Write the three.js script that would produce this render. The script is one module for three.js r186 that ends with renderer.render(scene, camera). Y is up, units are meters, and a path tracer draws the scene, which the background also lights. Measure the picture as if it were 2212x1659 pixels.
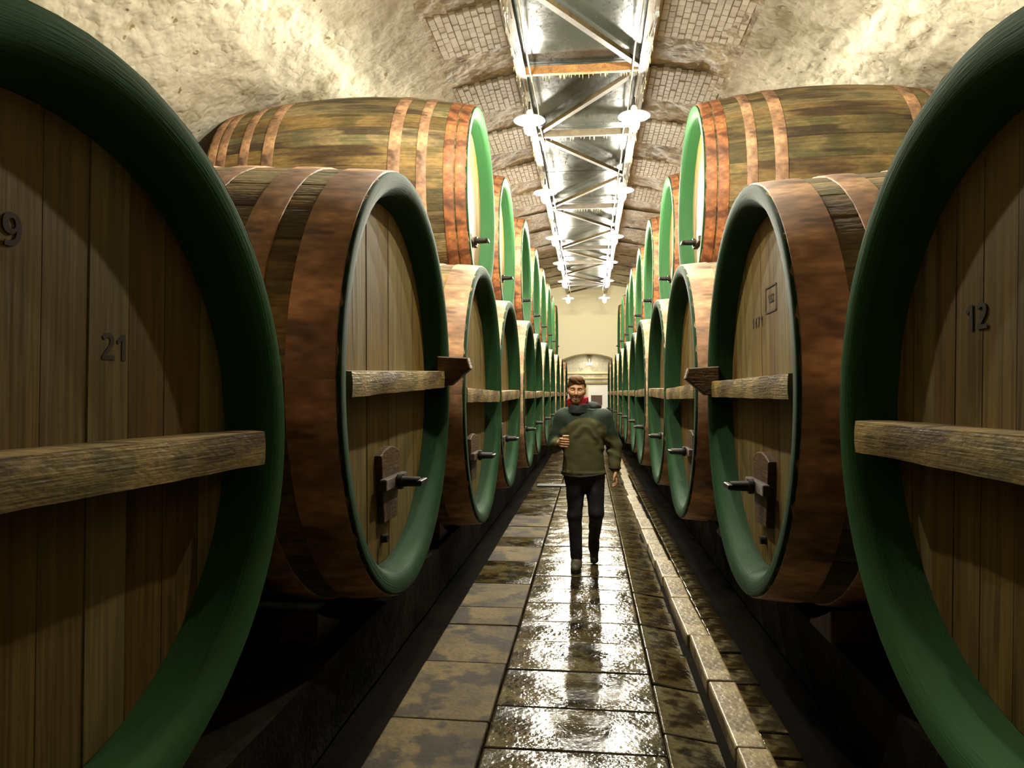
import * as THREE from 'three';
import { mergeGeometries, mergeVertices } from 'three/addons/utils/BufferGeometryUtils.js';
import { RoundedBoxGeometry } from 'three/addons/geometries/RoundedBoxGeometry.js';
import { TextGeometry } from 'three/addons/geometries/TextGeometry.js';
import { FontLoader } from 'three/addons/loaders/FontLoader.js';

// ---------------------------------------------------------------- camera, exposure
const scene = new THREE.Scene();
scene.background = new THREE.Color(0x000000);
const FPX = 1545, EYE = 1.66;
const camera = new THREE.PerspectiveCamera(2 * Math.atan(829.5 / FPX) * 180 / Math.PI, 2212 / 1659, 0.05, 120);
camera.position.set(0, EYE, 0);
camera.rotation.order = 'YXZ';
camera.rotation.y = Math.atan(166 / FPX);
camera.rotation.x = Math.atan(20.5 / FPX);
const renderer = new THREE.WebGLRenderer({ antialias: true });
renderer.toneMapping = THREE.LinearToneMapping;
renderer.toneMappingExposure = 1.10;
renderer.shadowMap.enabled = true;
renderer.shadowMap.type = THREE.PCFSoftShadowMap;
const LAMP_CD = 23, LAMP_COLOR = new THREE.Color().setRGB(1.0, 0.94, 0.78);

// ---------------------------------------------------------------- helpers
let seed = 12345;
const rnd = () => { seed = (seed * 1664525 + 1013904223) >>> 0; return seed / 4294967296; };
const rr = (a, b) => a + (b - a) * rnd();
const clamp = (x, a, b) => x < a ? a : x > b ? b : x;
const lerp = (a, b, t) => a + (b - a) * t;
const sstep = (a, b, x) => { const t = clamp((x - a) / (b - a), 0, 1); return t * t * (3 - 2 * t); };
const V3 = (x, y, z) => new THREE.Vector3(x, y, z);
function hash3(x, y, z) { let h = (Math.imul(x, 374761393) + Math.imul(y, 668265263) + Math.imul(z, 2147483647 ^ 0x5bd1e995)) | 0; h = Math.imul(h ^ (h >>> 13), 1274126177); h ^= h >>> 16; return (h >>> 0) / 4294967296; }
function noise3(x, y, z) {
  const xi = Math.floor(x), yi = Math.floor(y), zi = Math.floor(z); let fx = x - xi, fy = y - yi, fz = z - zi;
  fx = fx * fx * (3 - 2 * fx); fy = fy * fy * (3 - 2 * fy); fz = fz * fz * (3 - 2 * fz);
  const l = (a, b, t) => a + (b - a) * t;
  return l(l(l(hash3(xi, yi, zi), hash3(xi + 1, yi, zi), fx), l(hash3(xi, yi + 1, zi), hash3(xi + 1, yi + 1, zi), fx), fy),
    l(l(hash3(xi, yi, zi + 1), hash3(xi + 1, yi, zi + 1), fx), l(hash3(xi, yi + 1, zi + 1), hash3(xi + 1, yi + 1, zi + 1), fx), fy), fz);
}
const fbm3 = (x, y, z, o = 4) => { let s = 0, a = 0.5, n = 0; for (let i = 0; i < o; i++) { s += a * noise3(x, y, z); n += a; x = x * 2.03 + 17.1; y = y * 2.03 + 5.7; z = z * 2.03 + 9.2; a *= 0.5; } return s / n; };
function noiseP(x, y, px, py, s) {   // periodic 2-D value noise
  const xi = Math.floor(x), yi = Math.floor(y); let fx = x - xi, fy = y - yi; fx = fx * fx * (3 - 2 * fx); fy = fy * fy * (3 - 2 * fy);
  const m = (a, n) => ((a % n) + n) % n, x0 = m(xi, px), x1 = m(xi + 1, px), y0 = m(yi, py), y1 = m(yi + 1, py);
  const a = hash3(x0, y0, s), b = hash3(x1, y0, s), c = hash3(x0, y1, s), d = hash3(x1, y1, s);
  return (a + (b - a) * fx) + ((c + (d - c) * fx) - (a + (b - a) * fx)) * fy;
}
function fbmP(u, v, px, py, s, o = 4) { let r = 0, a = 0.5, n = 0; for (let i = 0; i < o; i++) { r += a * noiseP(u * px, v * py, px, py, s + i * 31); n += a; px *= 2; py *= 2; a *= 0.5; } return r / n; }
function tex(w, h, fn, srgb) {
  const d = new Uint8Array(w * h * 4);
  for (let j = 0; j < h; j++) for (let i = 0; i < w; i++) {
    const c = fn(i / w, j / h), k = (j * w + i) * 4;
    if (typeof c === 'number') { d[k] = d[k + 1] = d[k + 2] = clamp(c, 0, 1) * 255; } else { d[k] = clamp(c[0], 0, 255); d[k + 1] = clamp(c[1], 0, 255); d[k + 2] = clamp(c[2], 0, 255); }
    d[k + 3] = 255;
  }
  const t = new THREE.DataTexture(d, w, h, THREE.RGBAFormat); t.wrapS = t.wrapT = THREE.RepeatWrapping;
  t.magFilter = THREE.LinearFilter; t.minFilter = THREE.LinearMipmapLinearFilter; t.generateMipmaps = true;
  if (srgb) t.colorSpace = THREE.SRGBColorSpace; t.needsUpdate = true; return t;
}
const mix3 = (a, b, t) => [lerp(a[0], b[0], t), lerp(a[1], b[1], t), lerp(a[2], b[2], t)];
const mul3 = (a, k) => [a[0] * k, a[1] * k, a[2] * k];
const M = (o) => new THREE.MeshStandardMaterial(o);
const MP = (o) => new THREE.MeshPhysicalMaterial(o);
const used = {};
function numbered(n) { if (!(n in used)) { used[n] = 0; return n; } used[n]++; return n + '_' + String(used[n]).padStart(3, '0'); }
function part(name, geo, mat, parent) { const m = new THREE.Mesh(geo, mat); m.name = name; m.castShadow = m.receiveShadow = true; parent.add(m); return m; }
function tag(o, label, category, group) { o.userData.label = label; o.userData.category = category; if (group) o.userData.group = group; return o; }
function thing(name, label, category, pos = [0, 0, 0], group) { const g = new THREE.Group(); g.name = numbered(name); g.position.set(...pos); scene.add(g); return tag(g, label, category, group); }
function struct(name, label, category) { const g = new THREE.Group(); g.name = name; g.userData = { kind: 'structure', label, category }; scene.add(g); return g; }
function box(w, h, d, x = 0, y = 0, z = 0) { const g = new THREE.BoxGeometry(w, h, d); g.translate(x, y, z); return g; }
function rbox(w, h, d, r, x = 0, y = 0, z = 0, s = 2) { const g = new RoundedBoxGeometry(w, h, d, s, r); g.translate(x, y, z); return g; }
function tube(pts, r, seg = 8, n = 0) { return new THREE.TubeGeometry(new THREE.CatmullRomCurve3(pts), n || pts.length * 4, r, seg, false); }
function bar(a, b, w, h) { const d = b.clone().sub(a), g = new THREE.BoxGeometry(w, h, d.length()); const q = new THREE.Matrix4().lookAt(a, b, V3(0, 1, 0)); g.applyMatrix4(q); const c = a.clone().add(b).multiplyScalar(0.5); g.translate(c.x, c.y, c.z); return g; }
function lathe(pts, seg = 48) { return new THREE.LatheGeometry(pts.map(p => new THREE.Vector2(p[0], p[1])), seg); }
function metricUV(g, su = 1, sv = su) { // box-projected uv in metres
  const p = g.attributes.position, n = g.attributes.normal, uv = new Float32Array(p.count * 2);
  for (let i = 0; i < p.count; i++) {
    const ax = Math.abs(n.getX(i)), ay = Math.abs(n.getY(i)), az = Math.abs(n.getZ(i)); let u, v;
    if (ay >= ax && ay >= az) { u = p.getX(i); v = p.getZ(i); } else if (ax >= az) { u = p.getZ(i); v = p.getY(i); } else { u = p.getX(i); v = p.getY(i); }
    uv[2 * i] = u / su; uv[2 * i + 1] = v / sv;
  }
  g.setAttribute('uv', new THREE.BufferAttribute(uv, 2)); return g;
}
function rough(g, amp, freq, s = 0) { // displace vertices by noise (real unevenness)
  const p = g.attributes.position;
  for (let i = 0; i < p.count; i++) { const x = p.getX(i), y = p.getY(i), z = p.getZ(i);
    p.setXYZ(i, x + amp * (fbm3(x * freq + s, y * freq, z * freq, 2) - .5) * 2, y + amp * (fbm3(x * freq, y * freq + s + 50, z * freq, 2) - .5) * 2, z + amp * (fbm3(x * freq, y * freq, z * freq + s + 90, 2) - .5) * 2); }
  g.computeVertexNormals(); return g;
}

// ---------------------------------------------------------------- materials
const T = {};
// stave wood: u along the stave, v across
T.stave = tex(1024, 512, (u, v) => {
  const g = fbmP(u, v, 6, 90, 3, 3), b = fbmP(u, v, 5, 4, 9, 4), m = fbmP(u, v, 9, 7, 21, 4), f = fbmP(u, v, 60, 60, 15, 2);
  let c = mix3([110, 95, 62], [148, 129, 87], sstep(.3, .7, b)); c = mix3(c, [80, 82, 52], sstep(.5, .72, m) * .55); c = mix3(c, [58, 44, 30], sstep(.55, .75, fbmP(u, v, 4, 14, 33, 3)) * .7);
  return mul3(c, .66 + .4 * g + .24 * f);
}, true);
T.staveB = tex(1024, 512, (u, v) => .5 * fbmP(u, v, 8, 110, 3, 3) + .5 * fbmP(u, v, 60, 60, 15, 3));
// head wood: v along the plank
T.head = tex(512, 1024, (u, v) => {
  const g = fbmP(u, v, 70, 5, 4, 3), b = fbmP(u, v, 3, 3, 8, 4), st = fbmP(u, v, 14, 4, 41, 4);
  let c = mix3([106, 91, 52], [124, 108, 64], b); c = mix3(c, [68, 55, 30], sstep(.55, .8, st) * .6);
  return mul3(c, .78 + .34 * g);
}, true);
T.headB = tex(512, 1024, (u, v) => fbmP(u, v, 90, 6, 4, 3));
T.rust = tex(512, 512, (u, v) => {
  const b = fbmP(u, v, 6, 6, 5, 5), f = fbmP(u, v, 40, 40, 7, 3);
  let c = mix3([150, 114, 84], [194, 150, 110], sstep(.35, .65, b)); c = mix3(c, [74, 56, 46], sstep(.55, .72, fbmP(u, v, 11, 11, 19, 3)) * .6);
  return mul3(c, .75 + .5 * f);
}, true);
T.rustO = tex(512, 512, (u, v) => {
  const b = fbmP(u, v, 6, 6, 25, 5), f = fbmP(u, v, 40, 40, 27, 3);
  let c = mix3([140, 90, 57], [180, 118, 72], sstep(.35, .65, b)); c = mix3(c, [92, 58, 40], sstep(.55, .72, fbmP(u, v, 9, 9, 29, 3)) * .7);
  return mul3(c, .75 + .5 * f);
}, true);
T.rustR = tex(256, 256, (u, v) => .42 + .4 * fbmP(u, v, 8, 8, 14, 4));
T.plaster = tex(1024, 1024, (u, v) => {
  const b = fbmP(u, v, 4, 4, 61, 5), m = fbmP(u, v, 9, 9, 67, 4), f = fbmP(u, v, 80, 80, 71, 2);
  let c = mix3([190, 182, 158], [206, 198, 175], b); c = mix3(c, [160, 150, 118], sstep(.6, .78, m) * .6);
  c = mix3(c, [120, 100, 60], sstep(.80, .84, fbmP(u, v, 30, 30, 75, 3)) * .7);
  return mul3(c, .93 + .12 * f);
}, true);
T.plasterB = tex(1024, 1024, (u, v) => .6 * fbmP(u, v, 14, 14, 81, 5) + .4 * Math.abs(2 * fbmP(u, v, 24, 24, 83, 3) - 1));
T.damp = tex(1024, 1024, (u, v) => {
  const b = fbmP(u, v, 6, 6, 91, 5), m = fbmP(u, v, 12, 12, 97, 4), f = fbmP(u, v, 90, 90, 99, 2);
  let c = mix3([168, 152, 118], [206, 192, 158], sstep(.3, .7, b)); c = mix3(c, [112, 98, 74], sstep(.55, .75, m) * .6);
  return mul3(c, .85 + .3 * f);
}, true);
T.stone = tex(1024, 1024, (u, v) => {
  const b = fbmP(u, v, 5, 5, 111, 5), f = fbmP(u, v, 120, 120, 113, 2), s = fbmP(u, v, 10, 10, 117, 4);
  let c = mix3([58, 51, 34], [86, 77, 52], sstep(.3, .7, b)); c = mix3(c, [24, 20, 13], sstep(.5, .66, s) * .8);
  return mul3(c, .8 + .4 * f);
}, true);
T.stoneB = tex(1024, 1024, (u, v) => .62 * fbmP(u, v, 16, 16, 121, 4) + .38 * fbmP(u, v, 80, 80, 123, 3));
T.wetR = tex(1024, 1024, (u, v) => .05 + .13 * sstep(.38, .7, fbmP(u, v, 12, 12, 131, 5)) + .05 * fbmP(u, v, 90, 90, 133, 2));
T.metalR = tex(512, 512, (u, v) => .13 + .08 * fbmP(u, v, 6, 6, 141, 4) + .08 * fbmP(u, v, 60, 60, 143, 2));
T.metalB = tex(512, 512, (u, v) => fbmP(u, v, 5, 5, 145, 3));
T.fabricB = tex(256, 256, (u, v) => fbmP(u, v, 60, 60, 151, 2));
const mats = {};
mats.stave = ['#ffffff', '#e2d6c4', '#c8c6b0', '#f6e6c6'].map(c => M({ color: c, map: T.stave, bumpMap: T.staveB, bumpScale: .006, roughness: .78 }));
mats.head = ['#ffffff', '#ece2cc', '#dfcba4', '#f4e6c0'].map(c => MP({ color: c, map: T.head, bumpMap: T.headB, bumpScale: .002, roughness: .6, specularIntensity: .4 }));
mats.hoop = M({ map: T.rust, roughnessMap: T.rustR, roughness: 1, metalness: 0, bumpMap: T.rustR, bumpScale: .002 });
mats.hoopO = M({ map: T.rustO, roughnessMap: T.rustR, roughness: 1, metalness: .15, bumpMap: T.rustR, bumpScale: .003 });
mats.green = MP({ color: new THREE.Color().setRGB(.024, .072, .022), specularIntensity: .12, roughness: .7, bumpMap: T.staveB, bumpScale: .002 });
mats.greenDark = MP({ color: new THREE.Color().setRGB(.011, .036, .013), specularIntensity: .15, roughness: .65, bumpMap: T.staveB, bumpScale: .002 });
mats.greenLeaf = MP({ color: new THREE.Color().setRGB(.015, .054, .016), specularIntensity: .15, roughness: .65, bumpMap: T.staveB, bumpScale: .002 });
mats.darkWood = M({ color: '#9a7a5c', map: T.stave, roughness: .6, bumpMap: T.staveB, bumpScale: .004 });
mats.beam = M({ color: '#fff4d8', map: T.stave, roughness: .45, bumpMap: T.staveB, bumpScale: .0025 });
mats.iron = M({ color: '#2a2622', roughness: .5, metalness: .7 });
mats.back = M({ color: '#241a10', roughness: .9 });
mats.ink = M({ color: '#2c2114', roughness: .8 });
mats.plaster = M({ map: T.plaster, bumpMap: T.plasterB, bumpScale: .045, roughness: .85 });
mats.damp = M({ map: T.damp, bumpMap: T.plasterB, bumpScale: .03, roughness: .6 });
mats.brick = ['#ccbc9c', '#d8ccae', '#bcae90', '#d4c8aa'].map(c => M({ color: c, roughness: .5, bumpMap: T.plasterB, bumpScale: .006 }));
mats.slab = ['#ffffff', '#e6dfc8', '#d4cbb4'].map(c => M({ color: c, map: T.stone, bumpMap: T.stoneB, bumpScale: .0042, roughnessMap: T.wetR, roughness: 1 }));
mats.slabDry = MP({ color: '#ffedb4', map: T.stone, bumpMap: T.stoneB, bumpScale: .004, roughness: .7, specularIntensity: .3 });
mats.kerb = M({ color: '#b4ab90', map: T.damp, bumpMap: T.stoneB, bumpScale: .006, roughness: .36 });
mats.ground = MP({ color: '#0c0a07', specularIntensity: .04, roughness: .9, bumpMap: T.stoneB, bumpScale: .01 });
mats.sheet = M({ color: '#3c4038', metalness: 0, roughnessMap: T.metalR, roughness: 1, bumpMap: T.metalB, bumpScale: .004 });
mats.channel = M({ color: '#6a624a', map: T.damp, metalness: .2, roughness: .3, bumpMap: T.rustR, bumpScale: .006 });
mats.steel = M({ color: '#5c5440', map: T.damp, roughness: .5, bumpMap: T.rustR, bumpScale: .002 });
mats.ochre = M({ color: '#c89858', map: T.damp, roughness: .5, bumpMap: T.rustR, bumpScale: .002 });
mats.cable = M({ color: '#6c6448', roughness: .4 });
mats.enamel = M({ color: '#f4f2ea', roughness: .3 });
mats.bulb = M({ color: '#fff6e0', emissive: new THREE.Color().setRGB(1, .95, .82), emissiveIntensity: 26, roughness: .3 });
mats.concrete = MP({ specularIntensity: .2, color: '#5a5344', map: T.stone, bumpMap: T.stoneB, bumpScale: .01, roughness: .8 });
mats.drop = MP({ color: '#ffffff', transmission: 1, thickness: .01, ior: 1.33, roughness: .02 });
mats.lime = M({ color: '#d8c890', roughness: .35 });

// ---------------------------------------------------------------- vault, walls, floor
const HW = 5.0, SPR = 2.4, RISE = 3.7, D0 = -14, D1 = 28.95;
function vaultPoint(s) { // s in [-1,1] over wall + arch + wall
  const a = clamp(s, -1, 1); const wallFrac = .16;
  if (a < -1 + wallFrac) { const t = (a + 1) / wallFrac; return [-HW, SPR * t, 1, 0]; }
  if (a > 1 - wallFrac) { const t = (1 - a) / wallFrac; return [HW, SPR * t, -1, 0]; }
  const th = Math.PI * (1 - (a + 1 - wallFrac) / (2 - 2 * wallFrac));
  const x = HW * Math.cos(th), y = SPR + RISE * Math.sin(th); let nx = -Math.cos(th) / HW, ny = -Math.sin(th) / RISE; const l = Math.hypot(nx, ny); return [x, y, nx / l, ny / l];
}
function vaultY(x) { return SPR + RISE * Math.sqrt(Math.max(0, 1 - (x / HW) ** 2)); }
function vaultGeo(s0, s1, ns, ds, inset, relief) {
  const pos = [], uv = [], idx = []; let arc = 0, px = null;
  for (let i = 0; i <= ns; i++) {
    const [x, y, nx, ny] = vaultPoint(lerp(s0, s1, i / ns)); if (px) arc += Math.hypot(x - px[0], y - px[1]); px = [x, y];
    for (let j = 0; j < ds.length; j++) {
      const d = ds[j]; let k = typeof inset === 'function' ? inset(lerp(s0, s1, i / ns)) : inset;
      if (relief) { const st = x > 0 ? 1 : .72; k += relief * st * ((fbm3(x * 2.6, y * 2.6, d * 2.6, 3) - .5) * .10 + (Math.abs(fbm3(x * 6 + 40, y * 6, d * 6, 3) - .5) * -.15) + (fbm3(x * 1, y * 1, d * 1 + 70, 2) - .5) * .12); }
      pos.push(x + nx * k, y + ny * k, -d); uv.push(arc / 3, d / 3);
    }
  }
  const w = ds.length; for (let i = 0; i < ns; i++) for (let j = 0; j < w - 1; j++) { const a = i * w + j, b = a + w; idx.push(a, a + 1, b, b, a + 1, b + 1); }
  const g = new THREE.BufferGeometry(); g.setAttribute('position', new THREE.Float32BufferAttribute(pos, 3)); g.setAttribute('uv', new THREE.Float32BufferAttribute(uv, 2)); g.setIndex(idx); g.computeVertexNormals(); return g;
}
const dsFine = []; for (let d = D0; d < D1 + .3;) { dsFine.push(d); d += d < 2 ? .25 : d < 14 ? .06 : .18; }
const dsCoarse = [D0 - .3, D1 + .3];
const CROWN = .205; // half range of s taken by the damp crown
{
  const c = struct('ceiling', 'long cream plastered barrel vault over the beer cellar', 'ceiling');
  part('plaster_haunch', vaultGeo(-.84, -CROWN, 120, dsFine, 0, 1), mats.plaster, c);
  part('plaster_haunch', vaultGeo(CROWN, .84, 120, dsFine, 0, 1), mats.plaster, c);
  part('crown_strip', vaultGeo(-CROWN, CROWN, 80, dsFine, 0, .8), mats.damp, c);
  part('outer_shell', vaultGeo(-.84, .84, 40, dsCoarse, -.4, 0), mats.concrete, c);
  // brick ribs across the crown
  const brickG = [0, 1, 2].map(k => { const g = new RoundedBoxGeometry(.078, .05, .118, 1, .008); return rough(g, .004, 18, k * 7); });
  let singles = 0; const ribLift = s => -.012 + .04 * sstep(0, .055, CROWN - .004 - Math.abs(s));
  for (let r = 0; r < 13; r++) {
    const dA = 5.95 + r * 1.85, dB = dA + .95, list = [];
    const sN = 60; for (const side of [-1, 1]) {
      // backing ring of the rib
      let arc = 0, prev = null; const items = [];
      for (let i = 0; i <= 400; i++) { const s = side * lerp(.045, CROWN - .004, i / 400), [x, y, nx, ny] = vaultPoint(s); if (prev) arc += Math.hypot(x - prev[0], y - prev[1]); prev = [x, y]; const li = ribLift(s) - .014; items.push([arc, x + nx * li, y + ny * li, nx, ny]); }
      let next = .04, k = 0;
      for (const [a, x, y, nx, ny] of items) {
        if (a < next) continue; next += .083; k++;
        for (let j = 0; j < 8; j++) {
          const d = dA + .06 + j * .119 + (k % 2) * .03; if (d > dB - .02) continue;
          list.push({ x: x + nx * .012, y: y + ny * .012, d, ang: Math.atan2(-nx, ny), key: Math.floor(hash3(k, j, r * 2 + (side > 0)) * 12), jit: (hash3(k, j, r + 99) - .5) * .010, nx, ny });
        }
      }
    }
    const rib = part('rib_backing', vaultGeo(-CROWN + .002, CROWN - .002, 90, [dA, dA + .3, dA + .6, dB], ribLift, 0), mats.damp, c);
    const rest = [];
    for (const q of list) {
      const useSingle = r === 1 && singles < 300;
      if (useSingle) { const m = part('brick', brickG[q.key % 3], mats.brick[q.key % 4], c); m.position.set(q.x + q.nx * q.jit, q.y + q.ny * q.jit, -q.d); m.rotation.z = Math.atan2(q.nx, -q.ny); singles++; }
      else if (r >= 1 && r < 6) { const g = brickG[q.key % 3].clone(); g.rotateZ(Math.atan2(q.nx, -q.ny)); g.translate(q.x + q.nx * q.jit, q.y + q.ny * q.jit, -q.d); rest.push(g); }
    }
    if (rest.length) { const m = part('brickwork', mergeGeometries(rest), mats.brick[r % 4], c); m.userData.kind = 'stuff'; }
  }
}
for (const [nm, s0, s1] of [['wall_left', -1, -.84], ['wall_right', .84, 1]]) {
  const w = struct(nm, nm === 'wall_left' ? 'whitewashed cellar side wall behind the left barrels' : 'whitewashed cellar side wall behind the right barrels', 'wall');
  part('plaster_face', vaultGeo(s0, s1, 24, dsFine, 0, 1), mats.plaster, w);
  part('masonry', box(.4, SPR + .2, D1 - D0 + .6, (s0 < 0 ? -1 : 1) * (HW + .25), (SPR + .2) / 2, -(D0 + D1) / 2), mats.concrete, w);
}
{ // near wall, behind the camera
  const w = struct('wall_near', 'plain whitewashed wall closing the near end of the cellar', 'wall');
  part('wall_face', box(2 * HW + .8, 6.8, .3, 0, 3.2, -D0 + .15), mats.plaster, w);
}
{ // far wall with shallow-arched recess
  const w = struct('wall_far', 'cream end wall with a shallow arched recess and door', 'wall');
  const sh = new THREE.Shape(); sh.moveTo(-HW - .3, -.1); sh.lineTo(HW + .3, -.1); sh.lineTo(HW + .3, 6.6); sh.lineTo(-HW - .3, 6.6); sh.closePath();
  const h = new THREE.Path(), cx = 0, aw = 1.75, sy = 2.62, cr = 3.28; h.moveTo(cx - aw, -.1);
  for (let i = 0; i <= 24; i++) { const t = lerp(-1, 1, i / 24); h.lineTo(cx + t * aw, sy + (cr - sy) * (1 - t * t)); }
  h.lineTo(cx + aw, -.1); h.closePath(); sh.holes.push(h);
  const g = new THREE.ExtrudeGeometry(sh, { depth: 1.3, bevelEnabled: false }); g.translate(0, 0, -D1 - 1.3); metricUV(g, 3);
  part('wall_face', g, M({ roughness: .85, color: '#dcd2ae', bumpMap: T.plasterB, bumpScale: .004 }), w);
  part('recess_back', metricUV(box(3.9, 4, .2, 0, 1.9, -D1 - 1.2), 3), mats.plaster, w);
  part('moulding', rbox(3.4, .10, .12, .02, 0, 2.52, -D1 - 1.06), mats.lime, w);
  part('moulding', rbox(3.4, .06, .10, .02, 0, 2.30, -D1 - 1.06), mats.lime, w);
  part('lintel', rbox(3.4, .09, .14, .02, 0, 2.075, -D1 - 1.04), M({ color: '#8a7a48', roughness: .6 }), w);
  const d = struct('door_1', 'white door at the end of the aisle', 'door');
  part('door_leaf', rbox(.95, 2.02, .06, .012, .43, 1.01, -D1 - 1.05), M({ color: '#f4f0e4', roughness: .5 }), d);
  part('door_frame', mergeGeometries([box(.07, 2.04, .09, .92, 1.02, -D1 - 1.04), box(.07, 2.04, .09, -.06, 1.02, -D1 - 1.04)]), M({ color: '#d8cf9c', roughness: .5 }), d);
  part('door_handle', tube([V3(.02, 1.02, -D1 - 1.0), V3(.03, 1.02, -D1 - .97), V3(.12, 1.02, -D1 - .97)], .01), mats.iron, d);
  const sp = part('notice_plate', rbox(.46, .42, .02, .006, .32, 1.38, -D1 - 1.005), M({ color: '#5a3c30', roughness: .6 }), scene); tag(sp, 'brown rectangular notice plate on the white far door', 'sign');
  const wl = thing('wall_lamp', 'small white box lamp high in the arched recess', 'lamp', [.02, 2.86, -D1 - .6]);
  part('housing', rbox(.34, .07, .1, .02, 0, .05, 0), mats.enamel, wl);
  part('bracket', box(.05, .2, .5, 0, .12, -.27), mats.enamel, wl);
  part('diffuser', rbox(.3, .03, .08, .012, 0, 0, 0), M({ color: '#fff8e4', emissive: '#fff0cc', emissiveIntensity: 1.2 }), wl);
  const pl = new THREE.PointLight(LAMP_COLOR, .9); pl.position.set(0, -.06, .02); pl.castShadow = true; wl.add(pl);
}
{ // floor
  const f = struct('floor', 'wet flagstone floor of the cellar aisle', 'floor');
  part('ground', metricUV(box(2 * HW + .6, .3, D1 - D0 + 3, 0, -.2, -(D0 + D1 + 2) / 2), 3), mats.ground, f);
  const slab = (x0, x1, d0, d1, mat, name = 'slab', h = 0, rr_ = .012) => {
    const w = x1 - x0 - .012, l = d1 - d0 - .014; const g = new RoundedBoxGeometry(w, .08, l, 2, rr_);
    const m = part(name, g, mat, f); const cx = (x0 + x1) / 2, cz = -(d0 + d1) / 2; metricUV(g, 1.6);
    const uvo = rnd(), uva = g.attributes.uv; for (let i = 0; i < uva.count; i++) uva.setXY(i, uva.getX(i) + uvo, uva.getY(i) + uvo * 3.7);
    m.position.set(cx, -.042 + h + rr(-.003, .003), cz); m.rotation.x = rr(-.006, .006); m.rotation.z = rr(-.005, .005); return m;
  };
  let d = .6; while (d < 32) { const l = rr(.40, .52), split = rnd() < .16; const e = Math.min(d + l, 32.4); if (split) { const xm = rr(-.2, .1); slab(-.5, xm, d, e, mats.slab[Math.floor(rnd() * 3)]); slab(xm, .36, d, e, mats.slab[Math.floor(rnd() * 3)]); } else slab(-.5, .36, d, e, mats.slab[Math.floor(rnd() * 3)]); d = e; }
  d = .5; while (d < 32) { const l = rr(.42, .85), e = Math.min(d + l, 32.4); const xj = -.5; slab(-1.02, xj, d, e, d < 5 || (d < 9 && rnd() < .5) ? mats.slabDry : mats.slab[Math.floor(rnd() * 3)]); d = e; }
  // gutter: sloping stones from the lip down to a channel beside the kerb
  d = .5; while (d < 32) {
    const l = rr(.38, .6), e = Math.min(d + l, 32.4), w = .27; const g = new RoundedBoxGeometry(w, .07, e - d - .016, 2, .012); metricUV(g, 1.6);
    const m = part('gutter_stone', g, mats.slab[Math.floor(rnd() * 3)], f); m.position.set(.36 + w / 2 - .005, -.062 + rr(-.004, .004), -(d + e) / 2); m.rotation.z = -.16 + rr(-.02, .02); d = e;
  }
  d = .4; while (d < 32) {
    const l = rr(.6, .95), e = Math.min(d + l, 32.4); const g = rough(new RoundedBoxGeometry(.15, .16, e - d - .012, 4, .014), .006, 9, d); metricUV(g, 1.6);
    const m = part('kerb_stone', g, mats.kerb, f); m.position.set(.715 + rr(-.012, .012) + .03 * Math.sin((d + e) * .22), -.045 + rr(-.004, .004), -(d + e) / 2); m.rotation.y = rr(-.015, .015); d = e;
  }
  d = .4; while (d < 32) {
    const l = rr(.22, .3), e = Math.min(d + l, 32.4); const g = rough(new RoundedBoxGeometry(.15, .14, e - d - .012, 2, .012), .006, 12, d + 4); metricUV(g, 1.6);
    const m = part('edging_brick', g, mats.slab[Math.floor(rnd() * 3)], f); m.position.set(.885, -.055 + rr(-.006, .006), -(d + e) / 2); d = e;
  }
  const st = part('floor_strip', rbox(.62, .012, .3, .004, -.62, .012, -12.9), mats.iron, scene); st.name = 'metal_plate'; tag(st, 'flat dark metal plate lying on the floor at the left edge of the aisle', 'plate');
}

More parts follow.
